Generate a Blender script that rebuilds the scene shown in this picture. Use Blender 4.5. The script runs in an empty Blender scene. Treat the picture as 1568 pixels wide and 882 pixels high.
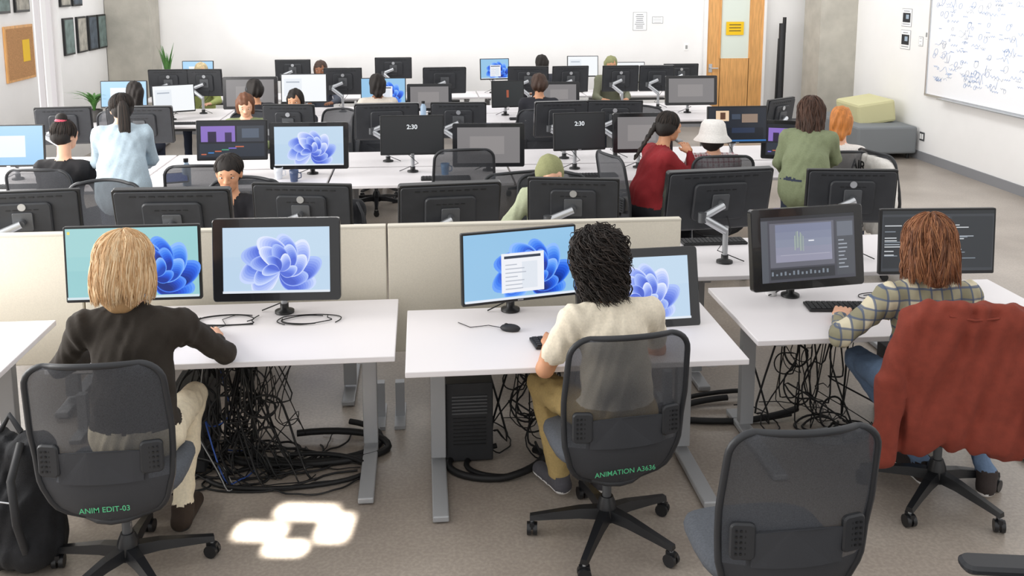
import bpy, bmesh, math, random
import numpy as np
from mathutils import Vector, Matrix
random.seed(7); np.random.seed(7)
rad=math.radians
T=lambda x,y,z:Matrix.Translation((x,y,z))
Rz=lambda a:Matrix.Rotation(rad(a),4,'Z')
Rx=lambda a:Matrix.Rotation(rad(a),4,'X')
Ry=lambda a:Matrix.Rotation(rad(a),4,'Y')
def lin(c):
    if isinstance(c,str):
        c=[int(c[i:i+2],16)/255 for i in (0,2,4)]
    return tuple((v/12.92 if v<=.04045 else ((v+.055)/1.055)**2.4) for v in c)+(1,)
# ---------------------------------------------------------------- materials
MATS={}
def mat(name,col,rough=.5,metal=0,emit=0,noise=0,nscale=30,bump=0,bscale=200,alpha=1,stretch=None,coat=0,sheen=0):
    if name in MATS: return MATS[name]
    m=bpy.data.materials.new(name); m.use_nodes=True
    nt=m.node_tree; N=nt.nodes; L=nt.links
    b=N['Principled BSDF']; c=lin(col)
    b.inputs['Base Color'].default_value=c
    b.inputs['Roughness'].default_value=rough; b.inputs['Metallic'].default_value=metal
    if coat: b.inputs['Coat Weight'].default_value=coat
    if sheen: b.inputs['Sheen Weight'].default_value=sheen
    if emit:
        b.inputs['Emission Color'].default_value=c; b.inputs['Emission Strength'].default_value=emit
        b.inputs['Base Color'].default_value=(0.01,0.01,0.01,1)
    tc=None
    if noise or bump:
        tc=N.new('ShaderNodeTexCoord'); mp=N.new('ShaderNodeMapping')
        L.new(tc.outputs['Object'],mp.inputs['Vector'])
        if stretch: mp.inputs['Scale'].default_value=stretch
    if noise:
        n=N.new('ShaderNodeTexNoise'); n.inputs['Scale'].default_value=nscale; n.inputs['Detail'].default_value=5
        L.new(mp.outputs[0],n.inputs['Vector'])
        r=N.new('ShaderNodeValToRGB'); r.color_ramp.elements[0].position=.3; r.color_ramp.elements[1].position=.7
        r.color_ramp.elements[0].color=tuple(max(0,v*(1-noise)) for v in c[:3])+(1,)
        r.color_ramp.elements[1].color=tuple(min(1,v*(1+noise)) for v in c[:3])+(1,)
        L.new(n.outputs['Fac'],r.inputs['Fac']); L.new(r.outputs['Color'],b.inputs['Base Color'])
    if bump:
        n=N.new('ShaderNodeTexNoise'); n.inputs['Scale'].default_value=bscale
        L.new(mp.outputs[0],n.inputs['Vector'])
        bp=N.new('ShaderNodeBump'); bp.inputs['Strength'].default_value=bump; bp.inputs['Distance'].default_value=.004
        L.new(n.outputs['Fac'],bp.inputs['Height']); L.new(bp.outputs['Normal'],b.inputs['Normal'])
    if alpha<1:
        tr=N.new('ShaderNodeBsdfTransparent'); mx=N.new('ShaderNodeMixShader'); mx.inputs[0].default_value=alpha
        L.new(tr.outputs[0],mx.inputs[1]); L.new(b.outputs[0],mx.inputs[2]); L.new(mx.outputs[0],N['Material Output'].inputs['Surface'])
    MATS[name]=m; return m
def plaid(name,base,c2,c3,scale=1):
    if name in MATS: return MATS[name]
    m=bpy.data.materials.new(name); m.use_nodes=True; nt=m.node_tree; N=nt.nodes; L=nt.links; b=N['Principled BSDF']
    b.inputs['Roughness'].default_value=.9
    tc=N.new('ShaderNodeTexCoord')
    def wave(d,s,lo,hi):
        w=N.new('ShaderNodeTexWave'); w.bands_direction=d; w.inputs['Scale'].default_value=s*scale; w.inputs['Distortion'].default_value=.6; w.inputs['Detail Scale'].default_value=.5
        L.new(tc.outputs['Object'],w.inputs['Vector']); r=N.new('ShaderNodeValToRGB'); r.color_ramp.elements[0].position=lo; r.color_ramp.elements[1].position=hi
        L.new(w.outputs['Fac'],r.inputs['Fac']); return r.outputs['Color']
    prev=None
    def mix(fac,colA,col,f):
        x=N.new('ShaderNodeMix'); x.data_type='RGBA'
        mu=N.new('ShaderNodeMath'); mu.operation='MULTIPLY'; mu.inputs[1].default_value=f
        L.new(fac,mu.inputs[0]); L.new(mu.outputs[0],x.inputs[0])
        if isinstance(colA,tuple): x.inputs[6].default_value=colA
        else: L.new(colA,x.inputs[6])
        x.inputs[7].default_value=col
        return x.outputs[2]
    o=mix(wave('X',3.2,.45,.55),lin(base),lin(c2),.65)
    o=mix(wave('Z',3.2,.45,.55),o,lin(c2),.65)
    o=mix(wave('X',6.4,.9,.95),o,lin(c3),.8)
    o=mix(wave('Z',6.4,.9,.95),o,lin(c3),.8)
    L.new(o,b.inputs['Base Color']); MATS[name]=m; return m

WHITE=mat('desk_laminate','EEEAEC',.45)
EDGE=mat('desk_edge','C9C4C6',.5)
STEEL=mat('grey_steel','A9ABAE',.42,.25)
STEELD=mat('dark_steel','5b5d60',.45,.4)
BLK=mat('black_plastic','17181a',.45,noise=.1)
BLK2=mat('soft_black_plastic','26272a',.6,noise=.1)
BACKP=mat('monitor_back_plastic','2b2d31',.5,noise=.15,nscale=12)
GLOSS=mat('glossy_bezel','1b1c1f',.22,coat=.3)
CHROME=mat('brushed_aluminium','c9ccd0',.3,.8)
RUB=mat('cable_rubber','0c0c0e',.6)
CABG=mat('cable_grey','9b9c9c',.6)
CABY=mat('cable_yellow','c9c832',.6)
CABB=mat('cable_blue','3558a8',.6)
FAB=mat('seat_fabric','555960',.95,bump=.3,noise=.15,nscale=120)
FRAME=mat('chair_frame','2a2c30',.5)
BASEP=mat('chair_base','1b1c1f',.35)
MESH=mat('chair_mesh','414348',.85,alpha=.84,noise=.3,nscale=260)
SHELL=mat('chair_shell','383a3f',.7,bump=.2,bscale=400)
GREEN=mat('marker_green','56c48c',.6)
PANEL=mat('fabric_divider','E2DBCB',.9,noise=.04,nscale=150)
SKIN1=mat('skin_light','E2AE90',.55,noise=.06,nscale=20)
SKIN2=mat('skin_tan','D09874',.55,noise=.06,nscale=20)
SKIN3=mat('skin_brown','8f5f43',.55,noise=.06,nscale=20)
LIP=mat('lips','B0605A',.5)
EYEW=mat('eye_white','EDEAE6',.3); EYEB=mat('eye_iris','241710',.2)

# ---------------------------------------------------------------- mesh builder
class MB:
    def __init__(s): s.V=[];s.F=[];s.MI=[];s.S=[];s.m=[]
    def mi(s,m):
        if m not in s.m: s.m.append(m)
        return s.m.index(m)
    def add(s,vs,fs,m,sm=False,M=None):
        o=len(s.V)
        if M is not None: vs=[M@Vector(v) for v in vs]
        s.V.extend([tuple(v) for v in vs]); k=s.mi(m)
        for f in fs: s.F.append([i+o for i in f]); s.MI.append(k); s.S.append(sm)
    def box(s,c,size,m,M=None,bev=0,rot=None):
        MM=T(*c)
        if rot is not None: MM=MM@rot
        if M is not None: MM=M@MM
        x,y,z=[v/2 for v in size]
        if bev<=0:
            vs=[(-x,-y,-z),(x,-y,-z),(x,y,-z),(-x,y,-z),(-x,-y,z),(x,-y,z),(x,y,z),(-x,y,z)]
            fs=[(0,3,2,1),(4,5,6,7),(0,1,5,4),(1,2,6,5),(2,3,7,6),(3,0,4,7)]
            s.add(vs,fs,m,False,MM); return
        bm=bmesh.new(); bmesh.ops.create_cube(bm,size=1)
        for v in bm.verts: v.co=Vector((v.co.x*2*x,v.co.y*2*y,v.co.z*2*z))
        bmesh.ops.bevel(bm,geom=bm.edges[:],offset=bev,segments=2,affect='EDGES',profile=.5)
        bm.verts.index_update()
        vs=[v.co.copy() for v in bm.verts]; fs=[[v.index for v in f.verts] for f in bm.faces]; bm.free()
        s.add(vs,fs,m,False,MM)
    def slab(s,w,h,t,r,m,M=None,ch=.003,sm=False):
        def ring(ins,y):
            out=[];rr=max(r-ins,.0005);W=w/2-ins;H=h/2-ins
            for cx,cz,a0 in ((W-rr,H-rr,0),(-W+rr,H-rr,90),(-W+rr,-H+rr,180),(W-rr,-H+rr,270)):
                for i in range(5):
                    a=rad(a0+90*i/4); out.append((cx+rr*math.cos(a),y,cz+rr*math.sin(a)))
            return out
        rings=[ring(ch,-t/2),ring(0,-t/2+ch),ring(0,t/2-ch),ring(ch,t/2)]
        s.rings(rings,m,M,True,sm)
    def rings(s,rings,m,M=None,cap=True,sm=True,closed=True):
        n=len(rings[0]); vs=[p for r in rings for p in r]; fs=[]
        for i in range(len(rings)-1):
            for j in range(n if closed else n-1):
                a=i*n+j; b=i*n+(j+1)%n
                fs.append((a,b,b+n,a+n))
        s.add(vs,fs,m,sm,M)
        if cap:
            s.add(rings[0],[list(range(n))[::-1]],m,False,M); s.add(rings[-1],[list(range(n))],m,False,M)
    def tube(s,pts,r,m,n=6,M=None,cap=True,flat=None):
        pts=[Vector(p) for p in pts]; k=len(pts)
        if not isinstance(r,(list,tuple)): r=[r]*k
        rg=[];up=None
        for i,p in enumerate(pts):
            d=(pts[min(i+1,k-1)]-pts[max(i-1,0)])
            if d.length<1e-9: d=Vector((0,0,1))
            d.normalize()
            if up is None:
                up=Vector((0,0,1)) if abs(d.z)<.9 else Vector((1,0,0))
            u=d.cross(up)
            if u.length<1e-5: u=d.orthogonal()
            u.normalize(); v=u.cross(d).normalized(); up=v
            rg.append([p+u*(r[i]*math.cos(2*math.pi*j/n))+v*(r[i]*math.sin(2*math.pi*j/n)) for j in range(n)])
        s.rings(rg,m,M,cap,True)
    def cyl(s,a,b,r0,m,r1=None,n=14,M=None): s.tube([a,b],[r0,r0 if r1 is None else r1],m,n,M)
    def ell(s,c,r,m,M=None,nu=14,nv=9):
        rg=[]
        for i in range(1,nv):
            th=math.pi*i/nv
            rg.append([(c[0]+r[0]*math.sin(th)*math.cos(2*math.pi*j/nu),c[1]+r[1]*math.sin(th)*math.sin(2*math.pi*j/nu),c[2]-r[2]*math.cos(th)) for j in range(nu)])
        s.rings(rg,m,M,True,True)
    def rev(s,prof,m,M=None,n=20,cap=True):
        s.rings([[(r*math.cos(2*math.pi*j/n),r*math.sin(2*math.pi*j/n),z) for j in range(n)] for r,z in prof],m,M,cap,True)
    def quad(s,x0,x1,z0,z1,y,m,M=None): s.add([(x0,y,z0),(x1,y,z0),(x1,y,z1),(x0,y,z1)],[(0,1,2,3)],m,False,M)
    def text(s,body,size,m,M,off=.02):
        c=bpy.data.curves.new('t','FONT'); c.body=body; c.size=size; c.align_x='CENTER'; c.offset=size*off
        o=bpy.data.objects.new('t',c); bpy.context.collection.objects.link(o)
        bpy.context.view_layer.update()
        me=o.evaluated_get(bpy.context.evaluated_depsgraph_get()).to_mesh()
        vs=[v.co.copy() for v in me.vertices]; fs=[list(p.vertices) for p in me.polygons]
        bpy.data.objects.remove(o); bpy.data.curves.remove(c)
        s.add(vs,fs,m,False,M)
    def build(s,name,loc=(0,0,0),yaw=0):
        me=bpy.data.meshes.new(name); me.from_pydata(s.V,[],s.F)
        for m in s.m: me.materials.append(m)
        me.polygons.foreach_set('material_index',s.MI); me.polygons.foreach_set('use_smooth',s.S); me.update()
        o=bpy.data.objects.new(name,me); o.location=loc; o.rotation_euler=(0,0,rad(yaw)); bpy.context.collection.objects.link(o); return o
# ---------------------------------------------------------------- SDF surface
def sd(P,p):
    if p[0]=='c':
        _,a,b,r0,r1,sq=p[:6]; sq=np.array(sq,dtype=np.float32); a=np.array(a,dtype=np.float32)/sq; b=np.array(b,dtype=np.float32)/sq
        Q=P/sq; ba=b-a; l=max(float(ba@ba),1e-9)
        t=np.clip(((Q-a)@ba)/l,0,1); d=np.sqrt(((Q-a-t[...,None]*ba)**2).sum(-1))-(r0+(r1-r0)*t)
        return d*float(sq.min())
    _,c,r=p[:3]; r=np.array(r,dtype=np.float32); q=(P-np.array(c,dtype=np.float32))/r
    k=np.sqrt((q*q).sum(-1)); return (k-1)*float(r.min())
def C(a,b,r0,r1,tag,sq=(1,1,1),k=.03): return ('c',a,b,r0,r1,sq,tag,k)
def E(c,r,tag,k=.02): return ('e',c,r,tag,k)
def ptag(p): return p[6] if p[0]=='c' else p[3]
def pk(p): return p[7] if p[0]=='c' else p[4]
def bb(p):
    if p[0]=='c':
        r=max(p[3],p[4])*np.array(p[5]); a=np.array(p[1]);b=np.array(p[2])
        return np.minimum(a,b)-r,np.maximum(a,b)+r
    return np.array(p[1])-np.array(p[2]),np.array(p[1])+np.array(p[2])
def sdf_mesh(mb,prims,vox,tagm,M=None,sub=(),fold=0,ftags=(),cut=None,ff=1.0):
    bs=[bb(p) for p in prims]; lo=np.min([b[0] for b in bs],0)-vox*3-fold*2; hi=np.max([b[1] for b in bs],0)+vox*3+fold*2
    n=np.ceil((hi-lo)/vox).astype(int)+1
    ax=[(lo[i]+vox*np.arange(n[i])).astype(np.float32) for i in range(3)]
    f=np.full(n,1.0,dtype=np.float32)
    def block(b,mg):
        i0=np.maximum(((b[0]-mg-lo)/vox).astype(int),0); i1=np.minimum(((b[1]+mg-lo)/vox).astype(int)+2,n)
        sl=tuple(slice(i0[i],i1[i]) for i in range(3))
        return sl,np.stack(np.meshgrid(ax[0][sl[0]],ax[1][sl[1]],ax[2][sl[2]],indexing='ij'),-1)
    for p,b in zip(prims,bs):
        sl,P=block(b,.07)
        d=sd(P,p)
        if fold and ptag(p) in ftags:
            x,y,z=P[...,0]*ff,P[...,1]*ff,P[...,2]*ff
            d=d+fold*(np.sin(31*z+9*np.sin(14*x+3)+7*y)+.7*np.sin(47*x-23*z+6*np.sin(19*y))+.5*np.sin(70*y+40*z+5*np.sin(30*x)))
        a=f[sl]; k=pk(p); h=np.maximum(k-np.abs(a-d),0)/k
        f[sl]=np.minimum(a,d)-h*h*k/4
    for p in sub:
        sl,P=block(bb(p),.03); f[sl]=np.maximum(f[sl],-sd(P,p))
    s=f<0; Cn=tuple(n-1); acc=np.zeros(Cn+(3,),dtype=np.float32); cnt=np.zeros(Cn,dtype=np.float32)
    cr={}
    for a in range(3):
        s0=[slice(None)]*3; s1=[slice(None)]*3; s0[a]=slice(0,-1); s1[a]=slice(1,None)
        f0=f[tuple(s0)];f1=f[tuple(s1)]; c=s[tuple(s0)]!=s[tuple(s1)]
        t=np.where(c,f0/np.where(c,f0-f1,1),0); cr[a]=(c,s[tuple(s0)])
        o=[q for q in range(3) if q!=a]
        for d0 in (0,1):
            for d1 in (0,1):
                ss=[slice(None)]*3; ss[o[0]]=slice(d0,d0+n[o[0]]-1); ss[o[1]]=slice(d1,d1+n[o[1]]-1); ss=tuple(ss)
                cc=c[ss].astype(np.float32); cnt+=cc; acc[...,a]+=t[ss]*cc; acc[...,o[0]]+=d0*cc; acc[...,o[1]]+=d1*cc
    mk=cnt>0; idx=np.full(Cn,-1,dtype=np.int64); idx[mk]=np.arange(mk.sum())
    V=(np.argwhere(mk)+acc[mk]/cnt[mk][:,None])*vox+lo
    FS=[]
    for a in range(3):
        c,sg=cr[a]; E_=np.argwhere(c); o=[q for q in range(3) if q!=a]
        ok=(E_[:,o[0]]>0)&(E_[:,o[1]]>0)&(E_[:,o[0]]<n[o[0]]-1)&(E_[:,o[1]]<n[o[1]]-1); E_=E_[ok]
        if not len(E_): continue
        sgn=sg[tuple(E_.T)]
        q=[]
        for d0,d1 in ((1,1),(0,1),(0,0),(1,0)):
            e=E_.copy(); e[:,o[0]]-=d0; e[:,o[1]]-=d1; q.append(idx[tuple(e.T)])
        q=np.stack(q,1); fl=sgn if a!=1 else ~sgn
        q[~fl]=q[~fl][:,::-1]; FS.append(q)
    if not len(V): return
    FS=np.concatenate(FS); cen=V[FS].mean(1).astype(np.float32)
    D=np.stack([sd(cen,p) for p in prims],0); tg=np.array([ptag(p) for p in prims])[D.argmin(0)]
    if cut: tg=cut(cen,tg)
    o=len(mb.V)
    if M is not None:
        A=np.array(M); V=V@A[:3,:3].T+A[:3,3]
    mb.V.extend(map(tuple,V.tolist())); mb.F.extend((FS+o).tolist())
    mm={t:mb.mi(tagm[t]) for t in set(tg.tolist())}
    mb.MI.extend([mm[t] for t in tg.tolist()]); mb.S.extend([True]*len(FS))
# ---------------------------------------------------------------- room
def simple(name,boxes):
    mb=MB()
    for c,sz,m in boxes: mb.box(c,sz,m)
    return mb.build(name)
WALL=mat('painted_wall','F4F3F2',.7,noise=.015,nscale=3)
CONC=mat('concrete','B4B0A6',.8,noise=.12,nscale=4,bump=.3,bscale=30)
BASEB=mat('baseboard_grey','8b8c90',.5)
fm=bpy.data.materials.new('polished_concrete'); fm.use_nodes=True
N=fm.node_tree.nodes; L=fm.node_tree.links; b=N['Principled BSDF']
tc=N.new('ShaderNodeTexCoord')
n1=N.new('ShaderNodeTexNoise'); n1.inputs['Scale'].default_value=1.3; n1.inputs['Detail'].default_value=6
n2=N.new('ShaderNodeTexNoise'); n2.inputs['Scale'].default_value=60; n2.inputs['Detail'].default_value=4
vo=N.new('ShaderNodeTexVoronoi'); vo.inputs['Scale'].default_value=55
for n in (n1,n2,vo): L.new(tc.outputs['Object'],n.inputs['Vector'])
r1=N.new('ShaderNodeValToRGB'); r1.color_ramp.elements[0].position=.3; r1.color_ramp.elements[1].position=.7
r1.color_ramp.elements[0].color=lin('988d83'); r1.color_ramp.elements[1].color=lin('b5aba0')
r2=N.new('ShaderNodeValToRGB'); r2.color_ramp.elements[0].position=.4; r2.color_ramp.elements[1].position=.65
r2.color_ramp.elements[0].color=(.82,.82,.82,1); r2.color_ramp.elements[1].color=(1,1,1,1)
mx=N.new('ShaderNodeMix'); mx.data_type='RGBA'; mx.blend_type='MULTIPLY'; mx.inputs[0].default_value=1
L.new(n1.outputs['Fac'],r1.inputs['Fac']); L.new(n2.outputs['Fac'],r2.inputs['Fac']); L.new(r1.outputs[0],mx.inputs[6]); L.new(r2.outputs[0],mx.inputs[7])
r3=N.new('ShaderNodeValToRGB'); r3.color_ramp.elements[0].position=.08; r3.color_ramp.elements[1].position=.2
r3.color_ramp.elements[0].color=(.72,.72,.72,1)
L.new(vo.outputs['Distance'],r3.inputs['Fac'])
m2=N.new('ShaderNodeMix'); m2.data_type='RGBA'; m2.blend_type='MULTIPLY'; m2.inputs[0].default_value=.5
L.new(mx.outputs[2],m2.inputs[6]); L.new(r3.outputs[0],m2.inputs[7]); L.new(m2.outputs[2],b.inputs['Base Color'])
b.inputs['Roughness'].default_value=.3
XL,XR,YB,HW=-4.75,6.85,15.5,3.3
simple('floor',[((1.05,6.5,-.05),(12.2,18.6,.1),fm)])
simple('wall_back',[((1.05,YB+.1,HW/2),(11.9,.2,HW),WALL)])
simple('wall_right',[((XR+.1,6.5,HW/2),(.2,17.9,HW),WALL)])
wins=[(12.25,13.05),(7.2,10.6),(2.6,6.2)]
bx=[];y=-2.4
for a,bq in sorted(wins):
    bx.append(((XL-.1,(y+a)/2,HW/2),(.2,a-y,HW),WALL)); bx.append(((XL-.1,(a+bq)/2,.3),(.2,bq-a,.6),WALL)); bx.append(((XL-.1,(a+bq)/2,HW-.1),(.2,bq-a,.2),WALL)); y=bq
bx.append(((XL-.1,(y+15.5)/2,HW/2),(.2,15.5-y,HW),WALL))
simple('wall_left',bx)
for i,(a,bq) in enumerate(wins):
    mb=MB(); c=(a+bq)/2
    for yy in (a+.02,c,bq-.02): mb.box((XL-.1,yy,(.6+HW-.2)/2),(.06,.04,HW-.8),WHITE)
    for zz in (.62,HW-.22): mb.box((XL-.1,c,zz),(.06,bq-a,.04),WHITE)
    mb.box((XL+.03,c,.61),(.12,bq-a,.03),WHITE)
    mb.build('window_%d'%(i+1))
simple('baseboard_right',[((XR-.008,6.5,.06),(.016,17.9,.12),BASEB)])
simple('baseboard_back',[((1.05,YB-.008,.06),(11.5,.016,.12),BASEB)])
simple('concrete_column',[((6.55,14.72,HW/2),(.6,.64,HW),CONC)])
simple('concrete_column',[((-4.42,15.2,HW/2),(.64,.58,HW),CONC)])
# door
WOOD=mat('oak_door','DCA463',.45,noise=.18,nscale=6,stretch=(6,6,.6))
mb=MB(); dx=5.225
for bxs in (((-.36,0,1.15),(.24,.05,2.3)),((.36,0,1.15),(.24,.05,2.3)),((0,0,.58),(.5,.05,1.16)),((0,0,2.24),(.5,.05,.12))): mb.box(bxs[0],bxs[1],WOOD)
GL=mat('frosted_glass','DDE6DC',.3); mb.box((0,0,1.67),(.5,.02,1.04),GL)
for sx in (-.26,.26): mb.box((sx,-.02,1.67),(.025,.03,1.02),WOOD)
mb.box((-.01,-.03,1.66),(.3,.006,.22),mat('yellow_notice','F2C511',.6))
for i in range(3): mb.box((-.01,-.034,1.72-.05*i),(.2,.003,.012),BLK2)
mb.cyl((-.41,-.02,1.0),(-.41,-.07,1.0),.02,CHROME); mb.cyl((-.41,-.07,1.0),(-.29,-.07,1.0),.011,CHROME); mb.box((-.41,-.03,1.0),(.06,.01,.14),CHROME)
for sx in (-.5,.5): mb.box((sx,.0,1.17),(.04,.1,2.34),WALL)
mb.box((0,0,2.33),(1.04,.1,.05),WALL)
mb.build('door_1',(dx,YB-.06,.0))
PAPER=mat('paper','FBFBFA',.7); INK=mat('ink','8a8d93',.8); INKD=mat('ink_dark','2b2c30',.8)
def notice(x,z,w,h,rows=8,dark=False,side=None):
    mb=MB(); mb.box((0,0,0),(w,.004,h),PAPER)
    mb.box((0,.001,0),(w+.012,.003,h+.012),INK)
    for i in range(rows): mb.box((-.02*w,-.003,h*.38-i*h*.76/max(rows-1,1)),(w*random.uniform(.5,.8),.002,h*.04),INK)
    if dark: mb.box((0,-.003,0),(w*.8,.002,h*.55),INKD); mb.box((.1*w,-.005,.05*h),(w*.3,.002,h*.25),mat('print_grey','9fb0c0',.7))
    if side is None: mb.build('wall_notice',(x,YB-.004,z))
    else: mb.build('wall_notice',(XR-.004,side,z),-90)
notice(-2.27,1.78,.2,.29); notice(3.62,1.78,.22,.29); notice(3.92,1.80,.17,.1,3)
notice(0,1.93,.26,.24,2,True,12.87); notice(0,1.62,.26,.26,2,True,12.87); notice(0,1.62,.1,.12,3,False,12.45)
def outlet(name,loc,yaw):
    mb=MB(); mb.slab(.08,.12,.008,.008,PAPER); mb.box((0,-.006,0),(.035,.006,.06),CABG); mb.build(name,loc,yaw)
outlet('light_switch',(4.42,YB-.005,1.35),0); outlet('light_switch',(XR-.005,12.3,1.72),-90)
mb=MB(); mb.slab(.12,.12,.01,.005,STEELD); mb.box((-.025,-.007,0),(.03,.005,.07),PAPER); mb.box((.025,-.007,0),(.03,.005,.07),PAPER); mb.build('wall_outlet',(XR-.006,12.25,.33),-90)
WB=mat('whiteboard_surface','F6F7FA',.2,coat=.3); BLU=mat('blue_marker','9ab6e2',.7); BLU2=mat('pale_marker','c3cddd',.7)
mb=MB(); W_=4.2; mb.box((0,0,0),(W_,.02,1.5),WB)
for z in (-.76,.76): mb.box((0,-.008,z),(W_+.04,.035,.03),CHROME)
for x in (-W_/2,W_/2): mb.box((x,-.008,0),(.03,.035,1.5),CHROME)
mb.box((0,-.05,-.77),(W_*.8,.09,.015),CHROME)
for i in range(300):
    x0=random.uniform(-W_/2+.15,W_/2-.3); z0=random.uniform(-.55,.7); pts=[]; ph=random.random()*6; a=random.uniform(.015,.05)
    t=random.random()
    for j in range(9):
        if t<.55: pts.append((x0+j*a*.5,-.0125,z0+a*.4*math.sin(j*2.1+ph)))
        elif t<.85: pts.append((x0+a*math.cos(j*.9),-.0125,z0+a*math.sin(j*.9+.3)))
        else: pts.append((x0+j*.03,-.0125,z0+.01*math.sin(j+ph)+j*random.uniform(-.012,.012)))
    mb.tube(pts,.002,BLU if i%3 else BLU2,3,cap=False)
mb.build('whiteboard',(XR-.012,10.1,1.68),-90)
PR=[mat('print_a','6d7f7c',.6,noise=.4,nscale=9),mat('print_b','a8a49a',.6,noise=.4,nscale=9),mat('print_c','4a5560',.6,noise=.5,nscale=9)]
def pframe(y,z,w,h,i):
    mb=MB(); mb.slab(w,h,.03,.004,BLK); mb.box((0,-.016,0),(w*.86,.004,h*.9),PR[i%3]); mb.build('picture_frame',(XL+.016,y,z),90)
k=0
for y_ in (13.35,13.85,14.3,14.7):
    pframe(y_,1.7,.36,.5,k); k+=1
for y_ in (13.3,13.75): pframe(y_,2.35,.36,.5,k); k+=1
for y_ in (11.35,11.9): pframe(y_,2.35,.4,.55,k); k+=1
mb=MB(); mb.slab(.8,.65,.025,.004,WOOD); mb.box((0,-.014,0),(.74,.004,.59),mat('cork','B98A5C',.9,noise=.2,nscale=80)); mb.box((.15,-.018,.02),(.2,.003,.26),mat('yellow_notice','F2C511',.6)); mb.build('cork_board',(XL+.014,11.75,1.6),90)
mb=MB(); mb.cyl((0,0,.03),(0,0,1.75),.055,BLK2,n=16); mb.cyl((.03,0,1.6),(.03,0,1.85),.03,BLK); mb.box((0,0,.02),(.3,.3,.04),BLK,bev=.008); mb.cyl((-.07,0,.1),(-.05,0,1.5),.02,BLK); mb.build('rolled_projection_screen',(5.95,15.2,0))
mb=MB(); SG=mat('bench_grey','7b7f82',.9,bump=.2); LIME=mat('cushion_fabric','CBC79C',.9,bump=.2)
mb.box((0,0,.27),(.85,1.6,.38),SG,bev=.03)
mb.box((.02,-.05,.6),(.55,.75,.32),LIME,bev=.04,rot=Ry(-8))
for a in (-.35,.35):
    for c in (-.7,.7): mb.cyl((a,c,0),(a,c,.1),.02,BLK)
mb.build('lounge_bench',(6.38,13.1,0))
# ---------------------------------------------------------------- tables
def table(x0,x1,y0,y1,name='standing_desk',flip=False,z=.74):
    mb=MB(); w=x1-x0; d=y1-y0
    mb.box((0,0,z-.014),(w,d,.028),WHITE,bev=.004)
    mb.box((0,0,z-.034),(w-.3,d*.7,.012),EDGE)
    s=-1 if flip else 1
    for sx in (-1,1):
        x=sx*(w/2-.15)
        mb.box((x,s*.14,(z-.03)/2+.03),(.075,.055,z-.08),STEEL,bev=.004)
        mb.box((x,s*.14,.5),(.06,.045,.3),STEELD)
        mb.box((x,s*(-.02),.022),(.075,d-.06,.03),STEEL,bev=.006)
        mb.box((x,0,z-.05),(.05,d*.8,.03),STEEL)
    mb.box((0,s*.14,z-.07),(w-.34,.05,.05),STEEL,bev=.003)
    mb.box((0,s*.3,z-.14),(w-.5,.1,.03),STEELD)
    return mb.build(name,((x0+x1)/2,(y0+y1)/2,0))
table(-3.42,-1.87,4.02,4.82); table(-1.69,-.14,4.18,4.98); table(-.09,1.475,3.99,4.79); table(1.59,3.25,4.2,5.0)
for a,bq in ((-3.45,-1.9),(-1.86,-.3),(-.08,1.47),(1.52,3.2)): table(a,bq,5.2,6.0,flip=True)
for i in range(5):
    table(-4.0+1.6*i,-4.0+1.6*i+1.58,7.9,8.68); table(-4.0+1.6*i,-4.0+1.6*i+1.58,8.72,9.5,flip=True)
for i in range(5):
    table(-4.1+1.62*i,-4.1+1.62*i+1.6,11.4,12.18); table(-4.1+1.62*i,-4.1+1.62*i+1.6,12.22,13.0,flip=True)
for i in range(5): table(-4.0+1.62*i,-4.0+1.62*i+1.6,13.95,14.7)
def divider(x0,x1,y=5.09,z=1.125):
    mb=MB(); w=x1-x0; mb.box((0,0,z/2+.2),(w,.045,z-.4),PANEL,bev=.006)
    mb.box((0,0,z-.004),(w,.05,.014),mat('divider_trim','D8D2C4',.6),bev=.003)
    for s in (-1,1): mb.box((s*(w/2-.05),0,.11),(.05,.05,.22),STEEL); mb.box((s*(w/2-.05),0,.012),(.06,.3,.02),STEEL)
    return mb.build('divider_panel',((x0+x1)/2,y,0))
divider(-3.4,-1.82); divider(-1.81,-.205); divider(-.195,1.445)
# ---------------------------------------------------------------- monitors
def em(name,c,s=1.0): return mat('screen_'+name,c,.3,emit=s)
def hx(a): return '%02x%02x%02x'%tuple(int(max(0,min(255,v))) for v in a)
def ramp(keys,n):
    out=[]
    for i in range(n):
        t=i/(n-1)*(len(keys)-1); k=min(int(t),len(keys)-2); f=t-k
        a=[int(keys[k][j:j+2],16) for j in (0,2,4)]; b_=[int(keys[k+1][j:j+2],16) for j in (0,2,4)]
        out.append(hx([a[j]+(b_[j]-a[j])*f for j in range(3)]))
    return out
RA=ramp(['6aa2fb','3a80f4','1f5fe0','1546c4','0f339c'],8); RB=ramp(['90bcff','62a0fa','3d7df0','2460da','1848b8'],8); RC=ramp(['5b96fa','2a68e8','1a4ecc','123aa4','0c2a7c'],8)
RS=ramp(['c9d8fd','a4b8f5','7f98ee','6580e4','4f69d6'],8); RT=ramp(['dfe7ff','bccbfa','a2b5f5','8399ee','6c84e4'],8); RU=ramp(['a9bff8','8aa2f0','6a84e6','526edb','425cc8'],8)
def petal(mb,M,cx,cz,ang,ln,wd,y,cols,side,zlo):
    n=28; L=len(cols)
    for i,cn in enumerate(cols):
        f=i/L; pts=[]
        for j in range(n):
            t=2*math.pi*j/n
            u=.5-.5*math.cos(t); v=math.sin(t)*u**.25
            uu=u*(1-.30*f)+.02*f; vv=v*(1-.75*f)-side*.62*f*u**.6
            U=uu*ln; Vv=vv*wd+side*.32*uu*uu*ln
            pts.append((cx+U*math.cos(ang)-Vv*math.sin(ang),y-.00003*i,max(zlo,cz+U*math.sin(ang)+Vv*math.cos(ang))))
        mb.add(pts,[list(range(n))],em(cn,cn),False,M)
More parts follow.
